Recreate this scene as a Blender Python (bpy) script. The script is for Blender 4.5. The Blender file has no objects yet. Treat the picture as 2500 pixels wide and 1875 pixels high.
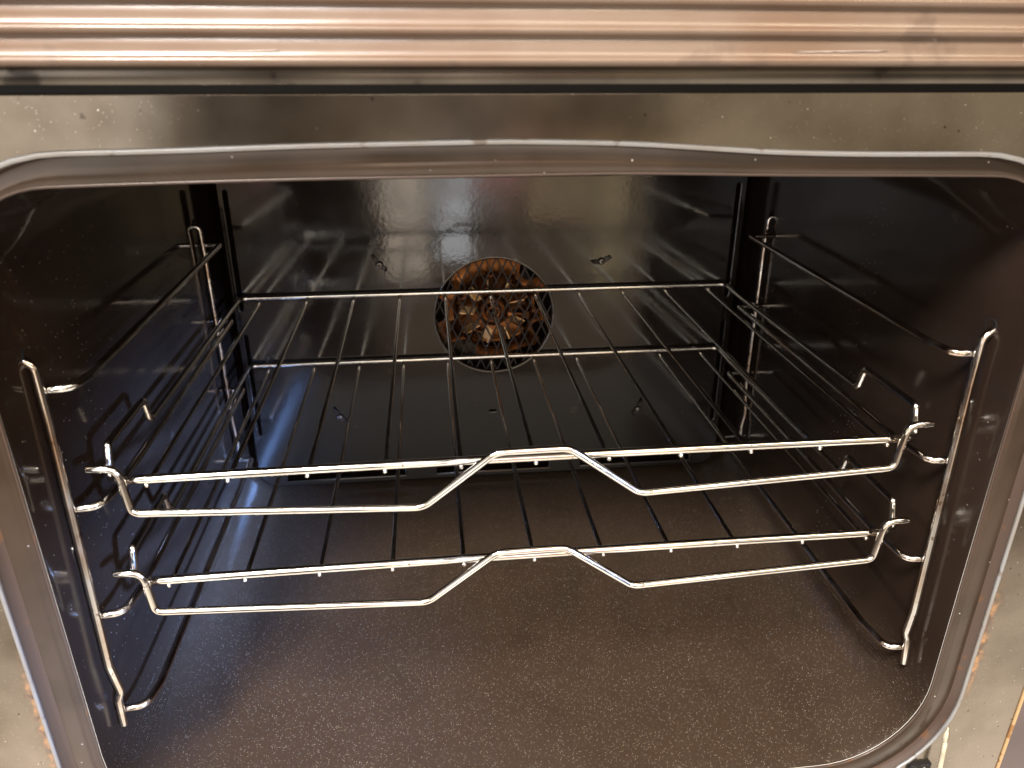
import bpy, bmesh, math, random
from mathutils import Vector, Matrix
random.seed(7)
S = bpy.context.scene
COL = S.collection

# ------------------------------------------------------------------ camera
cam_d = bpy.data.cameras.new('camera')
cam = bpy.data.objects.new('camera', cam_d); COL.objects.link(cam)
cam.location = (-0.0513, -0.3399, 0.2049)
cam.rotation_euler = (1.1392, -0.0036, -0.1106)
cam_d.sensor_width = 36.0
cam_d.lens = 36.0*1806.37/2500.0
cam_d.clip_start = 0.01; cam_d.clip_end = 60
cam_d.dof.use_dof = True
cam_d.dof.focus_distance = 0.46
cam_d.dof.aperture_fstop = 11.0
S.camera = cam

# ------------------------------------------------------------------ world
W = bpy.data.worlds.new('World'); S.world = W; W.use_nodes = True
wn = W.node_tree; wn.nodes.clear()
wo = wn.nodes.new('ShaderNodeOutputWorld'); wb = wn.nodes.new('ShaderNodeBackground')
tc = wn.nodes.new('ShaderNodeTexCoord'); nz = wn.nodes.new('ShaderNodeTexNoise')
nz.inputs['Scale'].default_value = 3.0; nz.inputs['Detail'].default_value = 2.0
sx = wn.nodes.new('ShaderNodeSeparateXYZ'); wn.links.new(tc.outputs['Generated'], sx.inputs[0])
up = wn.nodes.new('ShaderNodeValToRGB'); el = up.color_ramp.elements
el[0].position = 0.12; el[0].color = (1.9, 1.74, 1.52, 1)
el[1].position = 0.82; el[1].color = (0.42, 0.36, 0.30, 1)
for ps, cc in ((0.21, (1.35, 1.22, 1.05)), (0.30, (0.26, 0.20, 0.155)), (0.36, (0.060, 0.043, 0.034)), (0.50, (0.090, 0.063, 0.045)), (0.545, (0.12, 0.09, 0.065)), (0.59, (0.85, 0.74, 0.60)), (0.66, (0.85, 0.75, 0.62))):
    e = el.new(ps); e.color = (*cc, 1)
ma = wn.nodes.new('ShaderNodeMapRange'); ma.inputs['From Min'].default_value = -1; ma.inputs['From Max'].default_value = 1
wn.links.new(sx.outputs['Z'], ma.inputs['Value']); wn.links.new(ma.outputs[0], up.inputs['Fac'])
nr = wn.nodes.new('ShaderNodeMapRange'); nr.inputs['From Min'].default_value = 0.35; nr.inputs['From Max'].default_value = 0.65
nr.inputs['To Min'].default_value = 0.55; nr.inputs['To Max'].default_value = 1.25
wn.links.new(tc.outputs['Generated'], nz.inputs['Vector']); wn.links.new(nz.outputs['Fac'], nr.inputs['Value'])
mm = wn.nodes.new('ShaderNodeVectorMath'); mm.operation = 'SCALE'
wn.links.new(up.outputs['Color'], mm.inputs[0]); wn.links.new(nr.outputs[0], mm.inputs['Scale'])
wn.links.new(mm.outputs[0], wb.inputs['Color'])
wb.inputs['Strength'].default_value = 1.0
wn.links.new(wb.outputs[0], wo.inputs['Surface'])

# ------------------------------------------------------------------ lamps
def area(name, loc, target, sx, sy, power, col):
    l = bpy.data.lights.new(name, 'AREA'); l.shape = 'RECTANGLE'
    l.size = sx; l.size_y = sy; l.energy = power; l.color = col
    o = bpy.data.objects.new(name, l); COL.objects.link(o)
    o.location = loc
    d = Vector(target)-Vector(loc)
    o.rotation_euler = d.to_track_quat('-Z', 'Y').to_euler()
    return o
T0 = (0, 0.1, 0)
area('window_light_cool', (-0.88, -1.50, 2.25), T0, 0.6, 0.6, 150, (1.0, 0.95, 0.88))
area('highlight_strip_cool', (-0.85, -1.25, 1.70), (-.2, 0, 0), 1.7, 0.22, 24, (0.76, 0.87, 1.0))  # added long emitter that draws a highlight line along the rack bars
area('highlight_strip_warm', (0.85, -1.25, 1.70), (.2, 0, 0), 1.7, 0.22, 19, (1.0, 0.87, 0.67))  # its warm twin, added for the bar highlights on the right
area('rear_bar_light', (-0.1, -2.5, 0.74), (-0.1, 0, .10), 2.2, 0.50, 11, (1.0, 0.96, 0.88))  # added wide lamp that whitens the rear bars
# window, door and coloured patches across the room, plus two added fill lamps
for nm, x, z, w, h, r, c in (('window_pane_cream', -.165, -.220, .18, .30, 4.4, (1.0, .84, .66)), ('window_pane_cream', -.165, -.520, .18, .23, 3.6, (1.0, .84, .66)),
                             ('window_pane_blue', .065, -.205, .15, .29, 4.4, (.90, .95, 1.0)), ('window_pane_blue', .060, -.460, .16, .18, 4.0, (.90, .95, 1.0)),
                             ('room_light_rose', .270, -.160, .20, .18, 2.2, (1.0, .45, .40)), ('room_light_amber', .55, -.200, .30, .34, 1.3, (1.0, .70, .40)),
                             ('room_light_olive', .80, -.380, .16, .70, 1.4, (1.0, .80, .42)),
                             ('room_light_grey', -1.65, -.05, 1.3, 1.15, 2.3, (.98, .97, .94)), ('room_fill_brown', .42, -.62, 1.4, 1.0, .55, (1.0, .72, .50)),  # the brown lamp is added to warm the back panel's reflection
                             ('room_fill_tan', 1.85, .16, 2.0, .5, .52, (1.0, .90, .68))):  # added tan lamp that tones the right of the frame
    area(nm, (x, -2.5 if nm != 'room_fill_brown' else -2.7, z), (x, 0, z), w, h, r*w*h*math.pi, c)
sp = bpy.data.lights.new('flare_spot_blue', 'SPOT'); sp.energy = 2300; sp.color = (0.23, 0.43, 1.0); sp.spot_size = math.radians(7.5); sp.spot_blend = 1.0; sp.shadow_soft_size = 0.12  # added blue spot standing in for a lens-flare glow
so = bpy.data.objects.new('flare_spot_blue', sp); COL.objects.link(so); so.location = (0.60, -0.80, 0.13)
so.rotation_euler = (Vector((-.238, .16, -.125))-so.location).to_track_quat('-Z', 'Y').to_euler()

S.view_settings.view_transform = 'Standard'; S.view_settings.look = 'None'
S.view_settings.exposure = 0.20; S.view_settings.gamma = 1.0
S.view_settings.use_curve_mapping = False
S.render.engine = 'CYCLES'
S.cycles.max_bounces = 10; S.cycles.glossy_bounces = 8

# ------------------------------------------------------------------ materials
def mat(name, base, rough, metal=0.0, spec=0.5, coat=0.0, bump=None, rough_var=None, col_var=None, flecks=None, dirt=None):
    """bump=(scale,strength) rough_var=(scale,lo,hi) col_var=(scale,col2) flecks=(scale,radius,colour,keep)"""
    m = bpy.data.materials.new(name); m.use_nodes = True
    n = m.node_tree; b = n.nodes['Principled BSDF']; L = n.links.new
    b.inputs['Metallic'].default_value = metal
    b.inputs['Roughness'].default_value = rough
    b.inputs['Specular IOR Level'].default_value = spec
    b.inputs['Coat Weight'].default_value = coat
    b.inputs['Coat Roughness'].default_value = 0.14
    tc = n.nodes.new('ShaderNodeTexCoord'); P = tc.outputs['Object']
    def noise(scale, detail=3.0, vec=None):
        x = n.nodes.new('ShaderNodeTexNoise'); x.inputs['Scale'].default_value = scale
        x.inputs['Detail'].default_value = detail; L(vec or P, x.inputs['Vector']); return x.outputs['Fac']
    def rng(v, lo, hi, a, c):
        x = n.nodes.new('ShaderNodeMapRange'); x.inputs['From Min'].default_value = lo; x.inputs['From Max'].default_value = hi
        x.inputs['To Min'].default_value = a; x.inputs['To Max'].default_value = c; L(v, x.inputs['Value']); return x.outputs['Result']
    def mix(f, a, c):
        x = n.nodes.new('ShaderNodeMix'); x.data_type = 'RGBA'; L(f, x.inputs['Factor'])
        for s, v in ((x.inputs['A'], a), (x.inputs['B'], c)):
            if isinstance(v, tuple): s.default_value = (*v, 1) if len(v) == 3 else v
            else: L(v, s)
        return x.outputs['Result']
    col = base
    if col_var:
        col = mix(rng(noise(col_var[0], 5.0), 0.4, 0.62, 0, 1), base, col_var[1])
    if dirt:                       # list of (scale, threshold, colour, amount)
        for sc, th, c2, am in dirt:
            col = mix(rng(noise(sc, 6.0), th, th+0.05, 0, am), col, c2)
    if flecks:
        for sc, rad, c2, keep in flecks:
            v = n.nodes.new('ShaderNodeTexVoronoi'); v.inputs['Scale'].default_value = sc; L(P, v.inputs['Vector'])
            near = rng(v.outputs['Distance'], rad*0.6, rad, 1, 0)
            sep = n.nodes.new('ShaderNodeSeparateColor'); L(v.outputs['Color'], sep.inputs['Color'])
            k = rng(sep.outputs['Red'], keep, keep+0.02, 0, 1)
            mu = n.nodes.new('ShaderNodeMath'); mu.operation = 'MULTIPLY'; L(near, mu.inputs[0]); L(k, mu.inputs[1])
            col = mix(mu.outputs[0], col, c2)
    if isinstance(col, tuple): b.inputs['Base Color'].default_value = (*col, 1)
    else: L(col, b.inputs['Base Color'])
    if rough_var: L(rng(noise(rough_var[0], 4.0), 0.35, 0.65, rough_var[1], rough_var[2]), b.inputs['Roughness'])
    if bump:
        prev = None
        for sc, st, dist in bump:
            bp = n.nodes.new('ShaderNodeBump'); bp.inputs['Strength'].default_value = st; bp.inputs['Distance'].default_value = dist
            L(noise(sc, 2.0), bp.inputs['Height'])
            if prev: L(prev, bp.inputs['Normal'])
            prev = bp.outputs['Normal']
        L(prev, b.inputs['Normal'])
    return m

M_WALL = mat('brown_black_enamel', (0.0195, 0.0120, 0.0086), 0.10, spec=0.5, rough_var=(14, 0.05, 0.20),
             bump=[(330, 0.03, 0.001)], col_var=(9, (0.027, 0.0168, 0.012)), flecks=[(420, 0.16, (0.36, 0.32, 0.28), 0.93)],
             dirt=[(45, 0.68, (0.045, 0.030, 0.022), 0.6)])
M_BACK = mat('back_panel_enamel', (0.0125, 0.0088, 0.0068), 0.08, spec=0.65, rough_var=(18, 0.065, 0.15),
             bump=[(260, 0.035, 0.0008), (60, 0.012, 0.002)], dirt=[(60, 0.67, (0.03, 0.022, 0.016), 0.8)])
M_FLOOR = mat('speckled_floor_enamel', (0.046, 0.034, 0.027), 0.30, spec=0.5, rough_var=(22, 0.22, 0.42),
              bump=[(900, 0.08, 0.0006)], col_var=(12, (0.062, 0.045, 0.036)),
              flecks=[(560, 0.20, (0.85, 0.78, 0.68), 0.84), (950, 0.24, (0.42, 0.36, 0.31), 0.72)])
# one enamel: floor speckles thin out upward, wall shade painted in as darker colour
def enamel_floor_to_wall():
    m = M_WALL.copy(); m.name = 'cavity_enamel'; n = m.node_tree; L = n.links.new; b = n.nodes['Principled BSDF']
    g = n.nodes.new('ShaderNodeNewGeometry'); sx = n.nodes.new('ShaderNodeSeparateXYZ'); L(g.outputs['Position'], sx.inputs[0])
    r = n.nodes.new('ShaderNodeMapRange'); r.inputs['From Min'].default_value = -.185; r.inputs['From Max'].default_value = -.135
    r.inputs['To Min'].default_value = 1; r.inputs['To Max'].default_value = 0; L(sx.outputs['Z'], r.inputs['Value'])
    v0 = [x for x in n.nodes if x.type == 'TEX_COORD'][0].outputs['Object']
    mx = n.nodes.new('ShaderNodeMix'); mx.data_type = 'RGBA'; L(r.outputs[0], mx.inputs['Factor'])
    L(b.inputs['Base Color'].links[0].from_socket, mx.inputs['A'])
    col = None
    def m2(f, a, c):
        x = n.nodes.new('ShaderNodeMix'); x.data_type = 'RGBA'; L(f, x.inputs['Factor'])
        for s_, v in ((x.inputs['A'], a), (x.inputs['B'], c)):
            if isinstance(v, tuple): s_.default_value = (*v, 1)
            else: L(v, s_)
        return x.outputs['Result']
    nz = n.nodes.new('ShaderNodeTexNoise'); nz.inputs['Scale'].default_value = 12; nz.inputs['Detail'].default_value = 5; L(v0, nz.inputs['Vector'])
    col = m2(nz.outputs['Fac'], (0.034, 0.0200, 0.0120), (0.047, 0.0290, 0.0182))
    n3 = n.nodes.new('ShaderNodeTexNoise'); n3.inputs['Scale'].default_value = 30; n3.inputs['Detail'].default_value = 7; L(v0, n3.inputs['Vector'])
    st = n.nodes.new('ShaderNodeMapRange'); st.inputs['From Min'].default_value = .50; st.inputs['From Max'].default_value = .68; L(n3.outputs['Fac'], st.inputs['Value'])
    col = m2(st.outputs[0], col, (.034, .0208, .0130))
    for sc, rad, c2, keep in ((1450, .24, (.90, .80, .64), .78), (1600, .28, (.19, .145, .11), .70)):
        v = n.nodes.new('ShaderNodeTexVoronoi'); v.inputs['Scale'].default_value = sc; L(v0, v.inputs['Vector'])
        sp = n.nodes.new('ShaderNodeSeparateColor'); L(v.outputs['Color'], sp.inputs['Color'])
        k1 = n.nodes.new('ShaderNodeMath'); k1.operation = 'GREATER_THAN'; k1.inputs[1].default_value = keep; L(sp.outputs['Red'], k1.inputs[0])
        k2 = n.nodes.new('ShaderNodeMapRange'); k2.inputs['From Min'].default_value = rad*.5; k2.inputs['From Max'].default_value = rad
        k2.inputs['To Min'].default_value = 1; k2.inputs['To Max'].default_value = 0; L(v.outputs['Distance'], k2.inputs['Value'])
        mu = n.nodes.new('ShaderNodeMath'); mu.operation = 'MULTIPLY'; L(k1.outputs[0], mu.inputs[0]); L(k2.outputs[0], mu.inputs[1])
        col = m2(mu.outputs[0], col, c2)
    L(col, mx.inputs['B']); L(mx.outputs['Result'], b.inputs['Base Color'])
    rr = n.nodes.new('ShaderNodeMapRange'); L(r.outputs[0], rr.inputs['Value']); L(b.inputs['Roughness'].links[0].from_socket, rr.inputs['To Min'])
    rr.inputs['To Max'].default_value = .33; L(rr.outputs[0], b.inputs['Roughness'])
    return m
M_CAVITY = enamel_floor_to_wall()
M_CHROME = mat('chrome_wire', (0.82, 0.79, 0.75), 0.10, metal=1.0, col_var=(28, (0.74, 0.67, 0.58)), rough_var=(120, 0.06, 0.17),
               dirt=[(260, 0.66, (0.20, 0.12, 0.07), 0.8)])
M_LADDER = mat('chrome_guide', (0.78, 0.75, 0.71), 0.14, metal=1.0, col_var=(30, (0.56, 0.44, 0.35)), rough_var=(90, 0.08, 0.22),
               dirt=[(200, 0.63, (0.26, 0.15, 0.09), 0.7)])
M_STEEL = mat('stained_steel', (0.27, 0.225, 0.178), 0.15, metal=0.9, rough_var=(10, 0.09, 0.22),
              col_var=(14, (0.155, 0.122, 0.09)), bump=[(40, 0.04, 0.002)],
              flecks=[(420, 0.15, (0.70, 0.65, 0.57), 0.88), (900, 0.22, (0.42, 0.37, 0.31), 0.78), (300, .2, (.06, .045, .035), .96)], dirt=[(150, 0.70, (0.06, 0.045, 0.032), 0.7)])
M_LIP = mat('brown_enamel_lip', (0.068, 0.044, 0.030), 0.2, metal=0.3, rough_var=(16, 0.13, 0.28), col_var=(25, (0.050, 0.033, 0.022)),
            dirt=[(80, 0.68, (0.03, 0.02, 0.015), 0.8)], flecks=[(300, 0.16, (0.6, 0.55, 0.5), 0.95)])
M_STEP = mat('rusty_step_enamel', (0.075, 0.048, 0.036), 0.30, metal=0.2, dirt=[(75, 0.62, (0.14, 0.060, 0.025), 0.6)])
M_BEAD = mat('dull_edge_steel', (0.37, 0.36, 0.355), 0.46, metal=0.6, col_var=(40, (0.34, 0.31, 0.285)), dirt=[(90, 0.62, (0.16, 0.11, 0.075), 0.7)])
M_PANEL = mat('copper_beige_paint', (0.178, 0.117, 0.080), 0.42, metal=0.1, coat=0.4, rough_var=(30, 0.30, 0.48), col_var=(22, (0.155, 0.092, 0.058)), dirt=[(34, 0.60, (0.10, 0.062, 0.042), 0.6), (160, 0.70, (0.36, 0.30, 0.26), 0.7)], bump=[(60, 0.05, 0.001)])
M_STRIP = mat('dull_steel_strip', (0.15, 0.127, 0.102), 0.25, metal=0.8, col_var=(20, (0.09, 0.074, 0.06)), dirt=[(40, 0.64, (0.02, 0.016, 0.014), 0.8)])
M_GAP = mat('recess_shade_black', (0.006, 0.005, 0.005), 0.6)  # flat black for the shade in gaps, pocket, wall holes and hub
M_COPPER = mat('heat_tinted_copper', (0.165, 0.064, 0.022), 0.30, metal=1.0, rough_var=(40, 0.24, 0.42), col_var=(60, (0.125, 0.046, 0.015)))
M_BLADE = mat('lit_copper', (0.85, 0.58, 0.32), 0.36, metal=1.0, col_var=(120, (0.6, 0.32, 0.12)))  # light on the blades is put into this paler colour
M_RING = mat('groove_shade_copper', (0.035, 0.013, 0.006), 0.4, metal=1.0)  # shade of the stamped grooves, put into the colour of the rings
M_GRILLE = mat('dark_grille', (0.045, 0.034, 0.028), 0.4, metal=0.3)
M_SCREW = mat('tarnished_screw', (0.16, 0.14, 0.12), 0.3, metal=0.9)
M_STRAW = mat('pale_dry_straw', (0.62, 0.54, 0.40), 0.6, col_var=(120, (0.45, 0.38, 0.27)))
def add_rust(m):
    """orange rust that creeps over the frame from the edge of the opening, low on both sides"""
    n = m.node_tree; L = n.links.new; b = n.nodes['Principled BSDF']
    g = n.nodes.new('ShaderNodeNewGeometry'); sp = n.nodes.new('ShaderNodeSeparateXYZ'); L(g.outputs['Position'], sp.inputs[0])
    def op(o, a, c):
        x = n.nodes.new('ShaderNodeMath'); x.operation = o; x.use_clamp = False
        for s_, v in ((x.inputs[0], a), (x.inputs[1], c)):
            if isinstance(v, (int, float)): s_.default_value = v
            elif v is not None: L(v, s_)
        return x.outputs[0]
    def mr(v, a, c, lo, hi):
        x = n.nodes.new('ShaderNodeMapRange'); x.interpolation_type = 'SMOOTHSTEP'
        for k, w in (('From Min', a), ('From Max', c), ('To Min', lo), ('To Max', hi)): x.inputs[k].default_value = w
        L(v, x.inputs['Value']); return x.outputs[0]
    nz = n.nodes.new('ShaderNodeTexNoise'); nz.inputs['Scale'].default_value = 140; nz.inputs['Detail'].default_value = 6; L(g.outputs['Position'], nz.inputs['Vector'])
    ax = op('ADD', op('ABSOLUTE', sp.outputs['X'], None), op('MULTIPLY', op('SUBTRACT', nz.outputs['Fac'], .5), .010))
    zl = op('MULTIPLY', mr(sp.outputs['Z'], -.060, -.100, 0, 1), mr(sp.outputs['Z'], -.165, -.128, 0, 1))
    f = op('MULTIPLY', mr(ax, .2605, .2650, .85, 0), zl)
    mx = n.nodes.new('ShaderNodeMix'); mx.data_type = 'RGBA'; L(f, mx.inputs['Factor']); L(b.inputs['Base Color'].links[0].from_socket, mx.inputs['A'])
    pr = n.nodes.new('ShaderNodeValToRGB'); pr.color_ramp.elements[0].position = .40; pr.color_ramp.elements[0].color = (.085, .040, .020, 1)
    pr.color_ramp.elements[1].position = .62; pr.color_ramp.elements[1].color = (.40, .19, .065, 1)
    n2 = n.nodes.new('ShaderNodeTexNoise'); n2.inputs['Scale'].default_value = 230; n2.inputs['Detail'].default_value = 5; L(g.outputs['Position'], n2.inputs['Vector'])
    L(n2.outputs['Fac'], pr.inputs['Fac']); L(pr.outputs['Color'], mx.inputs['B']); L(mx.outputs['Result'], b.inputs['Base Color'])
    L(mr(f, 0, 1, .9, .1), b.inputs['Metallic'])
add_rust(M_STEEL)
M_SIDE = mat('plum_brown_side', (0.10, 0.062, 0.058), 0.3, col_var=(20, (0.07, 0.045, 0.04)))
M_SCUFF = mat('worn_pale_paint', (0.46, 0.38, 0.33), 0.5)
M_MARK = mat('dark_print', (0.05, 0.04, 0.04), 0.5)

# ------------------------------------------------------------------ helpers
def empty(name, loc, label, cat, group=None):
    o = bpy.data.objects.new(name, None); COL.objects.link(o); o.location = loc
    o.empty_display_size = 0.02
    o['label'] = label; o['category'] = cat
    if group: o['group'] = group
    return o
def link(name, me, m, parent=None, smooth=True):
    """mesh given in world coordinates; shifted into the parent's frame"""
    o = bpy.data.objects.new(name, me); COL.objects.link(o)
    for x in (m if isinstance(m, (list, tuple)) else [m]): me.materials.append(x)
    if smooth:
        for p in me.polygons: p.use_smooth = True
    if parent:
        r = parent; off = Vector((0, 0, 0))
        while r: off += r.location; r = r.parent
        me.transform(Matrix.Translation(-off)); o.parent = parent
    return o
def fillet(pts, rad, seg=6):
    pts = [Vector(p) for p in pts]; out = [pts[0]]
    for i in range(1, len(pts)-1):
        r = rad[i] if isinstance(rad, (list, tuple)) else rad
        a, b, c = pts[i-1], pts[i], pts[i+1]
        u = (a-b); v = (c-b); lu, lv = u.length, v.length; u.normalize(); v.normalize()
        ang = u.angle(v)
        if r <= 0 or ang > 3.05: out.append(b); continue
        t = min(r/math.tan(ang/2), lu*0.48, lv*0.48)
        p, q = b+u*t, b+v*t
        for k in range(seg+1):
            s = k/seg; out.append(p*(1-s)**2 + b*2*s*(1-s) + q*s*s)
    out.append(pts[-1]); return out
def sub(pts, step):
    out = [pts[0]]
    for a, b in zip(pts, pts[1:]):
        n = max(1, int((b-a).length/step))
        for k in range(1, n+1): out.append(a+(b-a)*k/n)
    return out
def tube(bm, pts, r, seg=12, wob=0.0):
    pts = [Vector(p) for p in pts]; n = len(pts)
    t = (pts[1]-pts[0]).normalized()
    nrm = t.orthogonal().normalized(); rings = []
    def ring(c, t, nrm, rr):
        bn = t.cross(nrm)
        return [bm.verts.new(c+(nrm*math.cos(2*math.pi*k/seg)+bn*math.sin(2*math.pi*k/seg))*rr) for k in range(seg)]
    for i, p in enumerate(pts):
        if i == 0: d = pts[1]-pts[0]
        elif i == n-1: d = pts[-1]-pts[-2]
        else: d = (pts[i+1]-p).normalized()+(p-pts[i-1]).normalized()
        d.normalize(); q = t.rotation_difference(d); nrm = (q @ nrm); nrm = (nrm-d*nrm.dot(d)).normalized(); t = d
        if i == 0:
            for s, f in ((0.75, 0.55), (0.35, 0.88)): rings.append(ring(p-t*r*s*0.8, t, nrm, r*f))
        rings.append(ring(p, t, nrm, r))
        if i == n-1:
            for s, f in ((0.35, 0.88), (0.75, 0.55)): rings.append(ring(p+t*r*s*0.8, t, nrm, r*f))
    for a, b in zip(rings, rings[1:]):
        for k in range(seg): bm.faces.new((a[k], a[(k+1) % seg], b[(k+1) % seg], b[k]))
    bm.faces.new(list(reversed(rings[0]))); bm.faces.new(rings[-1])
def mesh(bm, name):
    me = bpy.data.meshes.new(name); bmesh.ops.recalc_face_normals(bm, faces=bm.faces[:]); bm.to_mesh(me); bm.free(); return me
def rod(name, pts, r, m, parent, rad=0.005, seg=12, step=None):
    bm = bmesh.new(); p = fillet(pts, rad)
    if step: p = sub(p, step)
    tube(bm, p, r, seg); return link(name, mesh(bm, name), m, parent)

K = 0.03                                   # the body of the oven leans by this much (its front tips forward at the bottom)
def T(x, y, z): return Vector((x+0.009*(y+0.034), y+K*z, z))   # and stands turned by half a degree to the racks
def plate(name, outer, holes, y0, th, m, parent, bevel=0.0):
    """a flat sheet with holes in the x-z plane, front face at y0"""
    cu = bpy.data.curves.new(name, 'CURVE'); cu.dimensions = '2D'; cu.fill_mode = 'BOTH'; cu.extrude = th/2
    cu.bevel_depth = bevel; cu.bevel_resolution = 2
    for loop in [outer]+holes:
        sp = cu.splines.new('POLY'); sp.points.add(len(loop)-1); sp.use_cyclic_u = True
        for p, (x, z) in zip(sp.points, loop): p.co = (x, z, 0, 1)
    o = bpy.data.objects.new(name, cu); COL.objects.link(o)
    me = bpy.data.meshes.new_from_object(o.evaluated_get(bpy.context.evaluated_depsgraph_get()))
    bpy.data.objects.remove(o)
    for v in me.vertices:
        x, z, d = v.co; v.co = T(x, y0+th/2+bevel-d, z)
    me.materials.clear()
    return link(name, me, m, parent, smooth=False)
def rrect(cx, cz, hx, hz, r, n=8):
    out = []
    for sx, sz, a0 in ((1, 1, 0), (-1, 1, 90), (-1, -1, 180), (1, -1, 270)):
        for k in range(n+1):
            a = math.radians(a0+90*k/n); out.append((cx+sx*(hx-r)+r*math.cos(a), cz+sz*(hz-r)+r*math.sin(a)))
    return out
def interp(tab, x):
    if x <= tab[0][0]: return tab[0][1]
    for (a, b), (c, d) in zip(tab, tab[1:]):
        if x <= c:
            s = (x-a)/(c-a); return b+(d-b)*s
    return tab[-1][1]
def smooth_tab(tab, w=0.02):
    return lambda x: sum(interp(tab, x+w*k/4) for k in range(-4, 5))/9
NT, NC, NS = 44, 12, 24
def outline(xl, xr, ztop, zb, rt, rb):
    """rounded opening: top edge left to right, right side, bottom, left side; always the same count of points"""
    f = ztop if callable(ztop) else (lambda x: ztop)
    P = []
    zl, zr = f(xl+rt), f(xr-rt)
    for k in range(NT): x = xl+rt+(xr-xl-2*rt)*k/NT; P.append((x, f(x)))
    for k in range(NC): a = math.radians(90-90*k/NC); P.append((xr-rt+rt*math.cos(a), zr-rt+rt*math.sin(a)))
    for k in range(NS): P.append((xr, zr-rt+(zb+rb-zr+rt)*k/NS))
    for k in range(NC): a = math.radians(-90*k/NC); P.append((xr-rb+rb*math.cos(a), zb+rb+rb*math.sin(a)))
    for k in range(NT): P.append((xr-rb+(xl-xr+2*rb)*k/NT, zb))
    for k in range(NC): a = math.radians(-90-90*k/NC); P.append((xl+rb+rb*math.cos(a), zb+rb+rb*math.sin(a)))
    for k in range(NS): P.append((xl, zb+rb+(zl-rt-zb-rb)*k/NS))
    for k in range(NC): a = math.radians(180-90*k/NC); P.append((xl+rt+rt*math.cos(a), zl-rt+rt*math.sin(a)))
    return P
def loft(name, loops, m, parent, cap=None, face_mat=None):
    bm = bmesh.new(); R = [[bm.verts.new(T(x, y, z)) for x, z in lp] for y, lp in loops]
    n = len(R[0])
    for a, b in zip(R, R[1:]):
        for k in range(n):
            f = bm.faces.new((a[k], a[(k+1) % n], b[(k+1) % n], b[k]))
            if face_mat: f.material_index = face_mat(f.calc_center_median())
    if cap: bm.faces.new(R[-1])
    return link(name, mesh(bm, name), m, parent)

# ================================================================== the oven
oven = empty('oven', (0, 0.14, -0.21), 'open built-in oven with dark brown enamel cavity behind a stained steel front frame', 'oven')

lo_top = smooth_tab([(-.23, .1520), (-.2026, .1533), (-.1463, .1544), (-.1, .1550), (-.02, .1553), (.032, .1556), (.062, .1548), (.103, .1537), (.178, .1526), (.23, .1515)], .02)
hi_top = smooth_tab([(-.23, .1655), (-.198, .1662), (-.15, .1668), (-.1, .1682), (-.018, .1692), (.03, .1680), (.0596, .1661), (.08, .1646), (.1, .1635), (.13, .1626), (.19, .1620), (.23, .1615)], .014)
O_in = outline(-.2393, .2393, lo_top, -.2080, .042, .062)
def shrink(P, d):
    cx, cz = 0, -.03
    return [(x-math.copysign(min(abs(x), d), x), z-math.copysign(d, z-cz) if abs(z-cz) > .12 else z) for x, z in P]
# cavity: front edge rolls in, floor rises slightly to the back
loops = [(-.034, O_in), (-.0325, outline(-.2388, .2388, .1545, -.2076, .042, .062)),
         (-.028, outline(-.2385, .2385, .1540, -.2066, .041, .060)),
         (-.018, outline(-.2370, .2370, .1548, -.2055, .040, .058)), (-.008, outline(-.2362, .2362, .1555, -.2044, .040, .056)), (.01, outline(-.2360, .2360, .1560, -.2030, .040, .055))]
for y in (.05, .10, .15, .20, .25, .30): loops.append((y, outline(-.2360-.0018*y/.25, .2360+.0018*y/.25, .158, -.2035+.034*y, .036, .050-.05*y)))
loops += [(.330, outline(-.2375, .2375, .157, -.1925, .036, .034)), (.342, outline(-.232, .232, .152, -.187, .03, .03))]
cavity = loft('oven_cavity', loops, M_CAVITY, oven, cap=True)

# tan lip around the opening, step, bright bead, frame face
O_b = outline(-.2535, .2535, lambda x: hi_top(x)-.0006, -.2225, .068, .072)
O_mid = outline(-.2460, .2460, lambda x: (lo_top(x)+hi_top(x))/2, -.2150, .056, .067)
O_edge = outline(-.2400, .2400, lambda x: lo_top(x)+.0008, -.2088, .042, .062)
loft('opening_lip', [(-.0342, O_in), (-.0352, O_edge), (-.0352, O_mid), (-.0345, O_b)], M_LIP, oven)
O_c = outline(-.2590, .2575, hi_top, -.2270, .072, .075)
loft('lip_step', [(-.0345, O_b), (-.0352, outline(-.2560, .2550, lambda x: hi_top(x)-.0003, -.2250, .070, .074)), (-.0392, O_c)], M_STEP, oven)
seam = bmesh.new(); q = [T(x, -.0349, z) for x, z in outline(-.2397, .2397, lambda x: lo_top(x)+.0004, -.2084, .042, .062)]
q = q[NT+NC+NS+NC+NT//2:]+q[:NT+NC+NS+NC+NT//2]
tube(seam, q, .0007, 6); link('seam', mesh(seam, 'seam'), M_STEP, oven)
bead = bmesh.new()
pts = [T(x, -.0388, z+.0003) for x, z in O_c]; start = NT+NC+NS+NC+NT//2
pts = pts[start:]+pts[:start]
tube(bead, pts, .00115, 8); link('opening_bead', mesh(bead, 'opening_bead'), M_BEAD, oven)
plate('front_frame', [(-.2990, .1868), (.2985, .1868), (.2985, -.33), (-.2990, -.33)], [O_c], -.0384, .003, M_STEEL, oven, bevel=.0006)

# side flanges beyond the folds
for sx, nm in ((-1, 'side_flange'), (1, 'side_flange')):
    plate(nm, rrect(sx*.345, -.08, .043, .265, .004, 3), [], -.0330, .004, M_SIDE, oven)
    bm = bmesh.new(); tube(bm, [T(sx*.2996, -.0386, z/100) for z in range(-33, 19, 2)], .0011, 8)
    link('frame_fold', mesh(bm, 'frame_fold'), mat('orange_worn_edge', (0.55, 0.36, 0.18), 0.4, metal=0.4, dirt=[(90, .55, (0.3, 0.13, 0.04), .8)]), oven)

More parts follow.
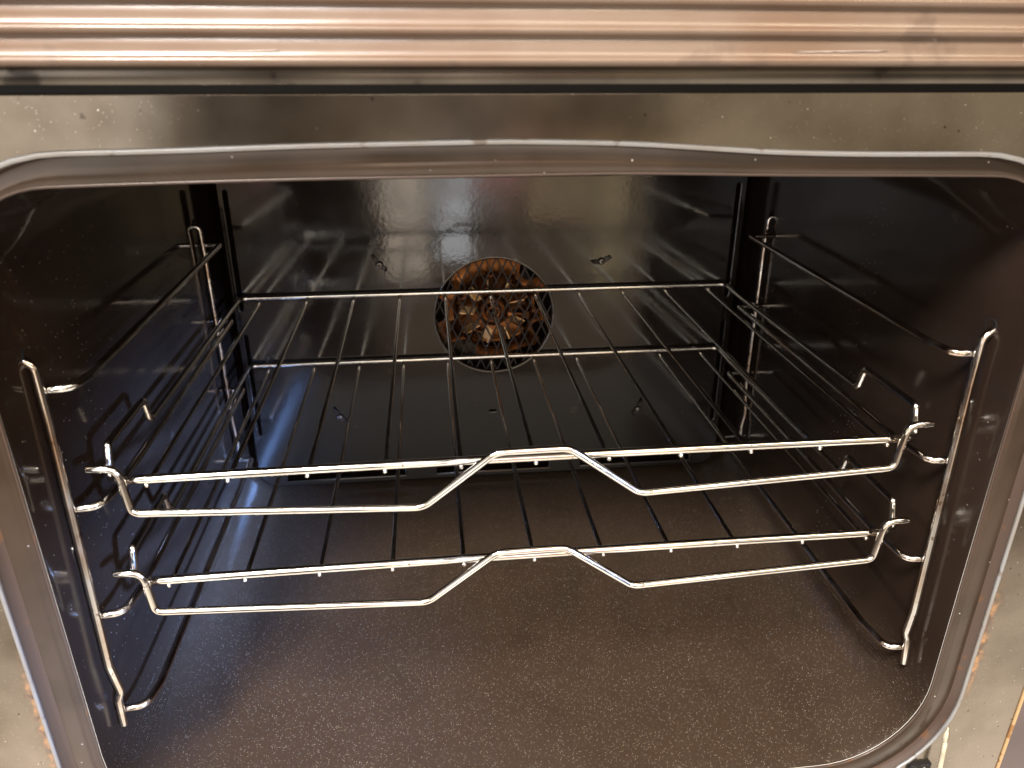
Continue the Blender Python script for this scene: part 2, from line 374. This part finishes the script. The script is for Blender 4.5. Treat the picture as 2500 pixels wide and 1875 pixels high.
# dark gap, steel strip, ridged control panel
def bar(name, prof, m, x0=-.36, x1=.36, n=24, wav=0.0):
    bm = bmesh.new(); R = []
    for k in range(n+1):
        x = x0+(x1-x0)*k/n; dz = wav*math.sin(x*9+1)
        R.append([bm.verts.new(Vector((x, y, z+dz))) for y, z in prof])
    for a, b in zip(R, R[1:]):
        for j in range(len(prof)-1): bm.faces.new((a[j], b[j], b[j+1], a[j+1]))
    return link(name, mesh(bm, name), m, oven)
bar('shadow_gap', [(-.030, .1840), (-.030, .1925)], M_GAP)
bar('vent_strip', [(-.030, .1908), (-.0425, .1908), (-.0432, .1914), (-.0430, .1952), (-.0430, .1985), (-.030, .1985)], M_STRIP)
prof = [(-.040, .1974), (-.0570, .1974)]
for i in range(5):
    z = .1974+.0097*i
    prof += [(-.0583, z+.0001), (-.0593, z+.0005), (-.0600, z+.0012), (-.0602, z+.0020), (-.0598, z+.0027), (-.0589, z+.0032),
             (-.0583, z+.0037), (-.0580, z+.0060), (-.0578, z+.0088), (-.0570, z+.0095)]
prof += [(-.0562, .2475), (-.040, .2475)]
panel = bar('control_panel', prof, M_PANEL, n=40, wav=.00012)
panel.data.polygons.foreach_set('use_smooth', [True]*len(panel.data.polygons))
bm = bmesh.new(); bmesh.ops.create_cube(bm, size=1)
for v in bm.verts: v.co = Vector((-.1565+v.co.x*.0105, -.0585+v.co.y*.0016, .2188+v.co.z*.0022))
bmesh.ops.bevel(bm, geom=bm.edges[:], offset=.0004, segments=2)
link('panel_mark', mesh(bm, 'panel_mark'), M_MARK, panel)

# scuffs where the paint has worn pale
for x0, x1, z, w in ((-.1180, -.0995, .2018, .00022), (.0830, .1190, .2023, .00013)):
    bm = bmesh.new(); n = 14; rows = []
    for k in range(n+1):
        t_ = k/n; x = x0+(x1-x0)*t_; h = w*(math.sin(math.pi*t_)**.4+.15)*(.6+.8*random.random())
        rows.append([bm.verts.new((x, -.0585, z-h+.0006*t_)), bm.verts.new((x, -.0584, z+h+.0006*t_)), bm.verts.new((x, -.0575, z+.0006*t_))])
    for a, b in zip(rows, rows[1:]):
        for j in range(3): bm.faces.new((a[j], b[j], b[(j+1) % 3], a[(j+1) % 3]))
    bm.faces.new(rows[0]); bm.faces.new(rows[-1])
    link('scuff', mesh(bm, 'scuff'), M_SCUFF, panel)

# back panel with its slots, vents, fan opening
FC = (.0012, -.0225)
circ = [(FC[0]+.0545*math.cos(2*math.pi*k/64), FC[1]+.0545*math.sin(2*math.pi*k/64)) for k in range(64)]
holes = [circ]
for x, z0, z1 in ((-.2216, .0950, -.0110), (-.2216, -.0315, -.1340), (.2203, .0940, -.0110), (.2203, -.0335, -.1400)):
    holes.append(rrect(x, (z0+z1)/2, .0027, (z0-z1)/2, .0026, 5))
holes.append(rrect(-.001, -.1178, .0044, .0019, .0018, 4))
for x0, x1 in ((-.2030, -.0875), (-.0580, .0560), (.0865, .2015)): holes.append(rrect((x0+x1)/2, -.1797, (x1-x0)/2, .0048, .0004, 2))
back = plate('back_panel', rrect(0, -.020, .2270, .1680, .018, 8), holes, .3005, .002, M_BACK, oven, bevel=.0012)
rim = bmesh.new(); tube(rim, [T(FC[0]+.0549*math.cos(a*math.pi/32), .3012, FC[1]+.0549*math.sin(a*math.pi/32)) for a in range(65)], .0010, 8)
link('fan_opening_rim', mesh(rim, 'fan_opening_rim'), M_SCREW, back)

def screw(x, z, rot):
    bm = bmesh.new(); prof = [(0, .0042), (.0012, .0042), (.0014, .0034), (.0020, .0040), (.0028, .0030), (.0034, .0012), (.0034, 0)]
    n = 20; R = []
    for r, h in prof: R.append([bm.verts.new(T(x+r*math.cos(2*math.pi*k/n), .3005-h, z+r*math.sin(2*math.pi*k/n))) for k in range(n)])
    for a, b in zip(R, R[1:]):
        for k in range(n): bm.faces.new((a[k], a[(k+1) % n], b[(k+1) % n], b[k]))
    bm.faces.new(R[0])
    s = link('screw', mesh(bm, 'screw'), M_SCREW, back)
    # clip washer: two bent ears round the head
    bm = bmesh.new()
    for e in (0, 1):
        a0 = rot+e*math.pi; P = []
        for rr, wd, h in ((.003, .0046, .0004), (.0065, .0036, .0012), (.0092, .0014, .0030)):
            c = Vector((x+rr*math.cos(a0), 0, z+rr*math.sin(a0)+rr*rr*40*.6)); t = Vector((-math.sin(a0), 0, math.cos(a0)))
            P.append([T(*(c+t*wd*s2*.5+Vector((0, .3005-h-hh, 0)))) for s2, hh in ((-1, 0), (1, 0), (1, .0006), (-1, .0006))])
        V = [[bm.verts.new(p) for p in q] for q in P]
        for a, b in zip(V, V[1:]):
            for k in range(4): bm.faces.new((a[k], a[(k+1) % 4], b[(k+1) % 4], b[k]))
        bm.faces.new(V[0]); bm.faces.new(V[-1])
    link('clip_washer', mesh(bm, 'clip_washer'), M_GRILLE, back, smooth=False)
for x, z, r in ((-.0992, .0283, 2.3), (.0987, .0264, .25), (-.1458, -.1164, 2.2), (.1422, -.1225, 1.1)): screw(x, z, r)

# fan behind the opening
fan_bm = bmesh.new(); c = fan_bm.verts.new(T(FC[0], .318, FC[1])); n = 120; ring = []
def lobe(a):
    r = .0535
    for deg, w, d in ((178, 14, .012), (150, 10, .010), (232, 15, .016), (276, 42, .0095), (8, 14, .014), (-22, 10, .013), (48, 12, .012), (92, 6, .004)):
        dd = (math.degrees(a)-deg+180) % 360-180
        r -= d*max(0, 1-(dd/w)**4)
    return r
V = [[fan_bm.verts.new(T(FC[0]+lobe(2*math.pi*k/n)*f*math.cos(2*math.pi*k/n), .318-h, FC[1]+lobe(2*math.pi*k/n)*f*math.sin(2*math.pi*k/n))) for k in range(n)]
     for f, h in ((.15, .0), (.60, .0), (.64, .003), (.70, .003), (.74, .0), (1.0, .001))]
for k in range(n): fan_bm.faces.new((c, V[0][k], V[0][(k+1) % n]))
for a, b in zip(V, V[1:]):
    for k in range(n): fan_bm.faces.new((a[k], a[(k+1) % n], b[(k+1) % n], b[k]))
fan = link('fan', mesh(fan_bm, 'fan'), M_COPPER, oven)
for k in range(9):
    a = 2*math.pi*k/9+.15; bm = bmesh.new()
    u = Vector((math.cos(a), 0, math.sin(a))); t = Vector((-math.sin(a), 0, math.cos(a))); y = Vector((0, -1, 0))
    o = Vector((FC[0], .3172, FC[1])); tilt = (.95, 1.1, .8, 1.2, 1.0, .9, 1.15, .85, 1.05)[k]
    w = y*math.cos(tilt)+t*math.sin(tilt)
    Q = [o+u*r_+w*h for r_, h in ((.0150, 0), (.0315, 0), (.0305, .0072), (.0175, .0062))]
    f = [bm.verts.new(T(*p)) for p in Q]+[bm.verts.new(T(*(p+t*.0009))) for p in Q]
    bm.faces.new(f[:4]); bm.faces.new(f[4:])
    for i in range(4): bm.faces.new((f[i], f[(i+1) % 4], f[4+(i+1) % 4], f[4+i]))
    bmesh.ops.recalc_face_normals(bm, faces=bm.faces[:])
    bmesh.ops.bevel(bm, geom=bm.edges[:], offset=.0003, segments=1)
    link('fan_blade', mesh(bm, 'fan_blade'), M_BLADE, fan, smooth=False)
bm = bmesh.new(); R = []
for r_, h in ((.0034, .001), (.0036, .0085), (.0058, .0090), (.0075, .0080), (.0080, .0)):
    R.append([bm.verts.new(T(FC[0]+r_*math.cos(2*math.pi*k/28), .3178-h, FC[1]+r_*math.sin(2*math.pi*k/28))) for k in range(28)])
for a, b in zip(R, R[1:]):
    for k in range(28): bm.faces.new((a[k], a[(k+1) % 28], b[(k+1) % 28], b[k]))
link('fan_hub', mesh(bm, 'fan_hub'), M_COPPER, fan)
bm = bmesh.new(); tube(bm, [T(FC[0], .3172, FC[1]), T(FC[0], .3095, FC[1])], .0030, 14); link('fan_shaft', mesh(bm, 'fan_shaft'), M_GAP, fan)
for rr in (.0355, .0128):
    bm = bmesh.new(); tube(bm, [T(FC[0]+rr*math.cos(a*math.pi/32), .3150, FC[1]+rr*math.sin(a*math.pi/32)) for a in range(65)], .0014, 8)
    link('fan_ring', mesh(bm, 'fan_ring'), M_RING, fan)

# expanded-metal grille across the opening
bm = bmesh.new(); w, h = .0052, .0215
for i in range(-12, 13):
    z = -.058; seg = []
    j = 0
    while z < .058:
        ph = j % 8
        q = (z/h) % 1.0; s = (4*q-1 if q < .5 else 3-4*q)
        off = (w*.5)*max(-.90, min(.90, s))*(1 if i % 2 == 0 else -1)
        x = i*w+off*.98
        if x*x+z*z < .0545**2: seg.append(T(FC[0]+x, .3040, FC[1]+z))
        elif len(seg) > 1: tube(bm, seg, .00075, 6); seg = []
        else: seg = []
        z += h/16; j += 1
    if len(seg) > 1: tube(bm, seg, .00075, 6)
link('fan_grille', mesh(bm, 'fan_grille'), M_GRILLE, oven)

# hinge coil on a black block for its pocket's shade at the lower right
bm = bmesh.new(); bmesh.ops.create_cube(bm, size=1)
for v in bm.verts: v.co = T(.2430+v.co.x*.014, -.0378+v.co.y*.0052, -.2180+v.co.z*.020)
hp = link('hinge_pocket', mesh(bm, 'hinge_pocket'), M_GAP, oven, smooth=False)
bm = bmesh.new(); tube(bm, [T(.2435+.0034*math.cos(a*.5), -.0425+.0034*math.sin(a*.5), -.211-.00022*a) for a in range(0, 70)], .0008, 8)
link('hinge_spring', mesh(bm, 'hinge_spring'), M_CHROME, hp)

# ================================================================== side guides
def guide(side, label, post, rear, inset_x, rung_front, rung_rear, zs, wall_f, wall_r):
    s = side
    g = empty('rack_guide', (s*.234, .13, -.15), label, 'rack guide', 'wire rack guides on the oven walls')
    rod('front_post', post, .0022, M_LADDER, g, rad=[0, .008]+[.006]*(len(post)-3)+[0], step=.02)
    rod('rear_post', rear, .0020, M_LADDER, g, rad=[0, .006]+[.005]*(len(rear)-3)+[0], step=.02)
    for i, z in enumerate(zs):
        yf, yr = rung_front[i], rung_rear[i]; xi = inset_x[i]
        def px(path, z):
            best = min(path, key=lambda p: abs(p[2]-z)); return best
        xpf, ypf = px_at(post, z); xpr, ypr = px_at(rear, z)
        rod('rung', [(xpf, ypf+.0030, z), (xi+s*.003, ypf+.0042, z), (xi, yf+.012, z), (xi, yr, z), (xpr+s*.0035, yr+.0006, z)], .0022, M_LADDER, g,
            rad=[0, .008, .012, .0035, 0])
    return g
def px_at(path, z):
    for a, b in zip(path, path[1:]):
        if min(a[2], b[2]) <= z <= max(a[2], b[2]) and a[2] != b[2]:
            s = (z-a[2])/(b[2]-a[2]); return a[0]+(b[0]-a[0])*s, a[1]+(b[1]-a[1])*s
    q = min(path, key=lambda p: abs(p[2]-z)); return q[0], q[1]
zs = [.0575, -.0060, -.0700, -.1345]
guide(-1, 'chrome rack guide on the left oven wall, washed in bluish light',
      [(-0.2380, -0.0081, 0.0737), (-0.2332, -0.0084, 0.0705), (-0.2330, -0.0097, 0.0418), (-0.2330, -0.0195, -0.1006), (-0.2315, -0.0181, -0.1204), (-0.2332, -0.0195, -0.1248), (-0.2332, -0.0210, -0.1422)],
      [(-.2365, .2630, .0735), (-.2312, .2632, .0725), (-.2310, .2645, .0500), (-.2305, .2605, -.1000), (-.2290, .2590, -.1200), (-.2300, .2580, -.1340)],
      [-.2185]*4, [-.0030, -.0032, -.0055, -.0120], [.2665, .2640, .2660, .2560], zs, 0, 0)
guide(1, 'chrome rack guide on the right oven wall, with warm tan highlights',
      [(0.2374, -0.0098, 0.0709), (0.2320, -0.0098, 0.0670), (0.2320, -0.0103, 0.0412), (0.2318, -0.0178, -0.1078), (0.2308, -0.0178, -0.1247), (0.2322, -0.0188, -0.1291), (0.2322, -0.0213, -0.1465)],
      [(.2420, .2655, .0715), (.2372, .2655, .0700), (.2370, .2660, .0460), (.2370, .2605, -.0842), (.2385, .2570, -.1130), (.2365, .2565, -.1270), (.2372, .2557, -.1380)],
      [.2185]*4, [-.0010, .0040, .0040, -.0060], [.2555, .2600, .2620, .2580], [.0570, -.0068, -.0725, -.1375], 0, 0)

# black discs painted as shaded wall holes where the posts hook in
for s_, y, z in ((-1, -0.0081, 0.0749), (1, -0.0098, 0.0721), (-1, .2630, .0745), (1, .2655, .0725)):
    bm = bmesh.new(); c = T(s_*(.2365 if y < .1 else .2378), y, z); n = 18; rings = []
    for r_, d in ((.0044, .0000), (.0038, .0004), (.0034, .0003), (.0030, .0001)):
        rings.append([bm.verts.new((c.x-s_*d, c.y+r_*math.cos(2*math.pi*k/n), c.z+r_*math.sin(2*math.pi*k/n))) for k in range(n)])
    for a, b in zip(rings, rings[1:]):
        for k in range(n): bm.faces.new((a[k], a[(k+1) % n], b[(k+1) % n], b[k]))
    bm.faces.new(rings[-1])
    link('fixing_hole', mesh(bm, 'fixing_hole'), M_GAP, cavity)

# ================================================================== wire racks
DEPTH = .2924
def rack(label):
    r = empty('oven_rack', (0, .145, 0), label, 'oven rack', 'wire racks on the guides')
    zb = .0029
    # one rod: left front end, hump, side, rear bar, side, hump, right front end
    def side_pts(s, x0, xs, xr):
        return [(s*x0, .0005, zb), (s*(xs+.0005), .0035, zb), (s*(xs+.0005), .0085, zb+.0165), (s*xs, .0600, zb+.0165),
                (s*xs, .0640, zb+.0020), (s*xs, .2600, zb), (s*xr, .2958, zb)]
    Lp = side_pts(-1, .2125, .2180, .2175); Rp = side_pts(1, .2105, .2180, .2195)
    pts = Lp+Rp[::-1]
    rad = [0, .003, .0035, .0035, .0035, .02, .007, .007, .02, .0035, .0035, .0035, .003, 0]
    rod('frame_rod', pts, .0022, M_CHROME, r, rad=rad, step=.02)
    bow = lambda x: zb+.0009*(1-(x/.21)**2)
    bm = bmesh.new(); tube(bm, [Vector((-.2105+.419*k/40, 0, bow(-.2105+.419*k/40))) for k in range(41)], .0025, 14)
    link('front_bar', mesh(bm, 'front_bar'), M_CHROME, r)
    Y = -.0060
    rod('handle_rail', [(-.2235, Y, .0138), (-.2100, Y, .0134), (-.2082, Y, -.0134), (-.0610, Y, -.0200), (-.0220, Y-.0005, .0116), (.0170, Y-.0005, .0118),
                        (.0570, Y, -.0190), (.2035, Y, -.0122), (.2062, Y, .0150), (.2195, Y, .0148)],
        .0021, M_CHROME, r, rad=[0, .007, .005, .012, .015, .015, .012, .005, .007, 0], step=.02)
    for k in range(11):
        x = -.2+.04*k
        bm = bmesh.new()
        zz = lambda y: bow(x)-.0033 if y < .01 else 0.0
        tube(bm, [Vector((x, y, -.0001+(bow(x)-zb)*max(0, 1-y/.12)+.0006*0)) for y in (-.0012, .02, .06, .10, .15, .20, .25, .28, DEPTH)], .0014, 10)
        link('wire', mesh(bm, 'wire'), M_CHROME, r)
    return r
rk = rack('upper chrome wire rack, level with the fan opening')
low = rk.copy(); COL.objects.link(low); low.location = rk.location+Vector((0, -.0015, -.0629))
low['label'] = 'lower chrome wire rack, nearest above the speckled oven floor'
for ch in list(rk.children):
    cc = ch.copy(); COL.objects.link(cc); cc.parent = low

# ================================================================== straw at the lower right corner
def straw():
    bm = bmesh.new()
    base = T(.2525, -.0440, -.235)
    P = [T(.2530, -.0445, -.236), T(.2522, -.0447, -.205), T(.2512, -.0440, -.1865)]
    tube(bm, sub(P, .006), .0014, 8)
    o = link('dry_straw', mesh(bm, 'dry_straw'), M_STRAW)
    o['label'] = 'pale dry straw standing up against the lower right corner of the steel frame'; o['category'] = 'straw'
    # leaf-like split tip
    bm = bmesh.new(); n = 10; ring = []
    a, b = T(.2512, -.0440, -.1865), T(.2503, -.0436, -.1735)
    rows = []
    for k in range(n+1):
        s = k/n; c = a.lerp(b, s); w_ = .0019*math.sin(math.pi*(0.12+.88*s))+.0002
        rows.append([bm.verts.new(c+Vector((-w_, 0, 0))), bm.verts.new(c+Vector((0, -.0008, 0))), bm.verts.new(c+Vector((w_, 0, 0))), bm.verts.new(c+Vector((0, .0005, 0)))])
    for p, q in zip(rows, rows[1:]):
        for k in range(4): bm.faces.new((p[k], p[(k+1) % 4], q[(k+1) % 4], q[k]))
    bm.faces.new(rows[0]); bm.faces.new(rows[-1])
    link('straw_tip', mesh(bm, 'straw_tip'), M_STRAW, o)
straw()
